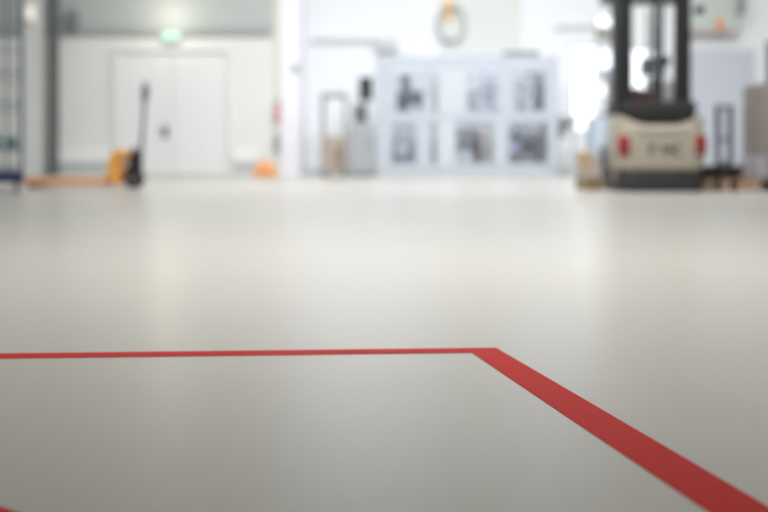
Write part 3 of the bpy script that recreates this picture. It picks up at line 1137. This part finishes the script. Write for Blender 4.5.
cm1 = mat('grey_brown_carton', (152, 143, 136), 0.7, var=0.06)
cm2 = mat('mid_brown_carton', (142, 128, 118), 0.7, var=0.06)
cm3 = mat('white_wrapped_carton', (182, 178, 184), 0.45, var=0.05)
grp = 'cartons on the pallet at the right edge'
cx = 4.9
z0 = 0.1455
carton(0.74, 0.74, 0.26, L(1.6, 0.92, z0), 'pale wrapped carton lowest on the pallet at the right edge', cm3, grp, yaw)
carton(0.72, 0.74, 0.3, L(1.63, 0.93, z0 + 0.262), 'grey brown carton second from the bottom at the right edge', cm1, grp, yaw)
carton(0.72, 0.74, 0.3, L(1.63, 0.93, z0 + 0.564), 'grey brown carton second from the top at the right edge', cm1, grp, yaw)
carton(0.7, 0.74, 0.27, L(1.63, 0.93, z0 + 0.866), 'grey brown carton topmost of the stack at the right edge', cm1, grp, yaw)
# teal crate in front
t = thing('plastic_crate', 'brown crate with a teal rim on the floor before the pallet, right edge', 'crate', L(1.52, 0.36, 0.0), yaw)
b = MB()
tm = mat('teal_plastic', (84, 142, 138), 0.5)
bx = 0.15
b.span((-bx, -0.09, 0), (bx, 0.09, 0.012))
for s_ in (-1, 1):
    b.span((s_ * bx - 0.006, -0.09, 0.012), (s_ * bx + 0.006, 0.09, 0.44)).span((-bx + 0.006, s_ * 0.09 - 0.006, 0.012), (bx - 0.006, s_ * 0.09 + 0.006, 0.44))
b.build('body', mat('brown_crate', (120, 98, 84), 0.6), t)
b = MB()
for s_ in (-1, 1):
    b.span((s_ * bx - 0.014, -0.104, 0.44), (s_ * bx + 0.014, 0.104, 0.5)).span((-bx + 0.014, s_ * 0.09 - 0.014, 0.44), (bx - 0.014, s_ * 0.09 + 0.014, 0.5))
b.build('rim', tm, t)
# tall dark rack post at the very edge
t = thing('stretch_wrapped_roll', 'tall dark grey roll upright behind the cartons at the right edge', 'roll', (X(773, 15.3), 15.3, 0))
b = MB()
b.cyl((0, 0, 0), (0, 0, Z(42, 15.3)), 0.1, seg=28)
b.build('film', mat('dark_grey_film', (92, 96, 102), 0.4), t)
b = MB()
b.cyl((0, 0, Z(42, 15.3)), (0, 0, Z(42, 15.3) + 0.04), 0.035)
b.build('core', cm2, t)

# ------------------------------------------------------------------ goods left of the forklift
olive = mat('olive_wood', (150, 134, 98), 0.7, var=0.15, scale=14)
px0, px1 = X(584, 12.8), 2.64
pallet(px1 - px0, 0.6, ((px0 + px1) / 2, 12.8 + 0.3, 0), 'narrow olive wooden pallet close to the left side of the forklift', tone=olive)
tanc = mat('tan_carton', (190, 162, 126), 0.7, var=0.05)
pinkc = mat('pale_pink_carton', (184, 168, 162), 0.7, var=0.05)
carton(0.2, 0.5, 0.14, ((px0 + px1) / 2 - 0.01, 13.1, 0.1455), 'pale pinkish carton on the narrow pallet, under the tan one', pinkc, 'cartons left of the forklift')
carton(0.09, 0.5, 0.18, (px0 + 0.05, 13.1, 0.2865), 'slim tan carton standing left on the narrow pallet load', tanc, 'cartons left of the forklift')
carton(0.1, 0.5, 0.16, (px0 + 0.152, 13.1, 0.2865), 'pale grey carton beside the slim tan carton', mat('pale_grey_carton', (176, 174, 178), 0.6), 'cartons left of the forklift')
# white cabinet behind, with a grey column unit
YW = 17.2
x0 = X(592, YW)
t = thing('white_cabinet', 'pale blue white cabinet behind the left side of the forklift', 'cabinet', (x0 + 0.3, YW + 0.25, 0))
hh = Z(117, YW)
b = MB()
b.span((-0.3, -0.25, 0.05), (0.3, 0.25, hh)).span((-0.27, -0.22, 0), (0.27, 0.22, 0.05))
b.build('body', mat('pale_blue_cabinet', (172, 182, 194), 0.45), t, bevel=0.01)
for a, c_ in ((-0.29, -0.005), (0.005, 0.29)):
    b = MB()
    b.span((a, -0.266, 0.08), (c_, -0.251, hh - 0.02))
    dd = b.build('door', mat('pale_blue_door', (178, 188, 200), 0.4), t, bevel=0.004)
    b = MB()
    hx = c_ - 0.04 if a < 0 else a + 0.04
    b.span((hx - 0.008, -0.285, hh * 0.5), (hx + 0.008, -0.267, hh * 0.5 + 0.14))
    b.build('handle', MATS['dark_grey_steel'], dd)
YD = 17.6
t = thing('press_unit', 'grey bench press standing on the pale cabinet before the window', 'press', (X(606, YD), YD, hh + 0.001))
t.location.y = YW + 0.25
b = MB()
b.span((-0.16, -0.2, 0), (0.2, 0.2, 0.08)).span((-0.02, -0.05, 0.08), (0.14, 0.12, 0.75)).span((-0.12, -0.16, 0.56), (0.14, -0.05, 0.8))
b.build('frame', mat('press_grey', (150, 154, 160), 0.5), t, bevel=0.01)
b = MB()
b.cyl((-0.03, -0.1, 0.3), (-0.03, -0.1, 0.56), 0.035)
b.build('ram', MATS['pale_steel'], t)
b = MB()
b.cyl((0.1, -0.1, 0.8), (0.1, -0.1, 1.0), 0.05)
b.build('motor', MATS['dark_grey_steel'], t)

# small grey box up by the mast, on the wall above the window
t = thing('wall_mounted_cable_box', 'small taupe cable box on the wall between two windows by the mast', 'cable box', (X(606, YB), YB - 0.002, Z(38, YB)))
b = MB()
b.span((-0.19, -0.14, 0), (0.19, 0, 0.2))
b.build('housing', mat('taupe_box', (166, 162, 156), 0.5), t, bevel=0.01)
b = MB()
b.span((-0.16, -0.149, 0.02), (0.16, -0.141, 0.18))
b.build('lid', mat('taupe_lid', (172, 168, 162), 0.5), t)

# ------------------------------------------------------------------ light
wd = bpy.data.worlds.new('overcast')
S.world = wd
wd.use_nodes = True
bg = wd.node_tree.nodes['Background']
bg.inputs['Color'].default_value = (0.93, 0.97, 1.0, 1)
bg.inputs['Strength'].default_value = 2.5


def area(name, loc, size, power, col=(1, 1, 1), rot=(0, 0, 0), spread=180):
    l = bpy.data.lights.new(name, 'AREA')
    l.shape = 'RECTANGLE'
    l.size, l.size_y = size
    l.energy = power
    l.color = col
    l.spread = math.radians(spread)
    o = bpy.data.objects.new(name, l)
    COL.objects.link(o)
    o.location = loc
    o.rotation_euler = rot
    return o


# unseen ceiling lamps: down-lights shaped to pool on the floor, tilted fills added for the end wall
for y, tilt, f_, sp in ((3.9, 8, 0.56, 84), (7.6, 12, 1.0, 130), (12.0, 12, 0.42, 130), (15.6, 5, 0.14, 130)):
    for x, p_ in ((-4.6, 6), (-1.2, 66), (1.2, 116), (6.0, 8)):
        area('ceiling_lamp', (x, y, CEIL - 0.3), (1.6, 0.5), p_ * f_, (1.0, 0.982, 0.955) if y < 7 else (0.955, 0.985, 1.0), rot=(math.radians(tilt), 0, 0), spread=sp)
for y, tilt in ((8.6, 52), (11.5, 40), (15.0, 25)):
    for x, p_ in ((-4.6, 27), (-0.8, 52), (2.6, 68), (6.0, 46)):
        area('wall_fill', (x, y + 0.6, CEIL - 0.3), (1.6, 0.5), p_, (0.97, 0.985, 1.0), rot=(math.radians(tilt), 0, 0), spread=130)
for z in (MH - 0.12, ZM1 - 0.02):  # fill lights added inside the enclosure to brighten its contents
    for u in (0.55, 1.6, 2.7):
        area('machine_fill', (mx + u, YM + 0.2, z), (0.9, 0.1), 4.5 if z > 1.5 else 3, (1.0, 1.0, 1.0))
# the lamp over the double door
pl_ = bpy.data.lights.new('door_lamp', 'POINT')
pl_.energy = 13
pl_.color = (1, 0.92, 0.76)
pl_.shadow_soft_size = 0.12
o = bpy.data.objects.new('door_lamp', pl_)
COL.objects.link(o)
o.location = (X(172, YL), YL - 0.55, Z(16, YL))

# ------------------------------------------------------------------ camera
cd = bpy.data.cameras.new('camera')
cd.lens = 50.0 * F / 1066.667
cd.sensor_width = 36
cd.shift_y = -(256 - HOR) / 768.0
cd.clip_end = 100
cd.dof.use_dof = True
cd.dof.focus_distance = F * CAM_H / (395 - HOR)
cd.dof.aperture_fstop = 1.65
co = bpy.data.objects.new('camera', cd)
COL.objects.link(co)
co.location = (0, 0, CAM_H)
co.rotation_euler = (PI / 2, 0, 0)
S.camera = co

vs = S.view_settings
S.display_settings.display_device = 'sRGB'
vs.view_transform = 'Standard'
vs.look = 'None'
vs.gamma = 1
vs.exposure = 0.0
vs.use_curve_mapping = False
S.cycles.use_denoising = True
S.cycles.max_bounces = 8
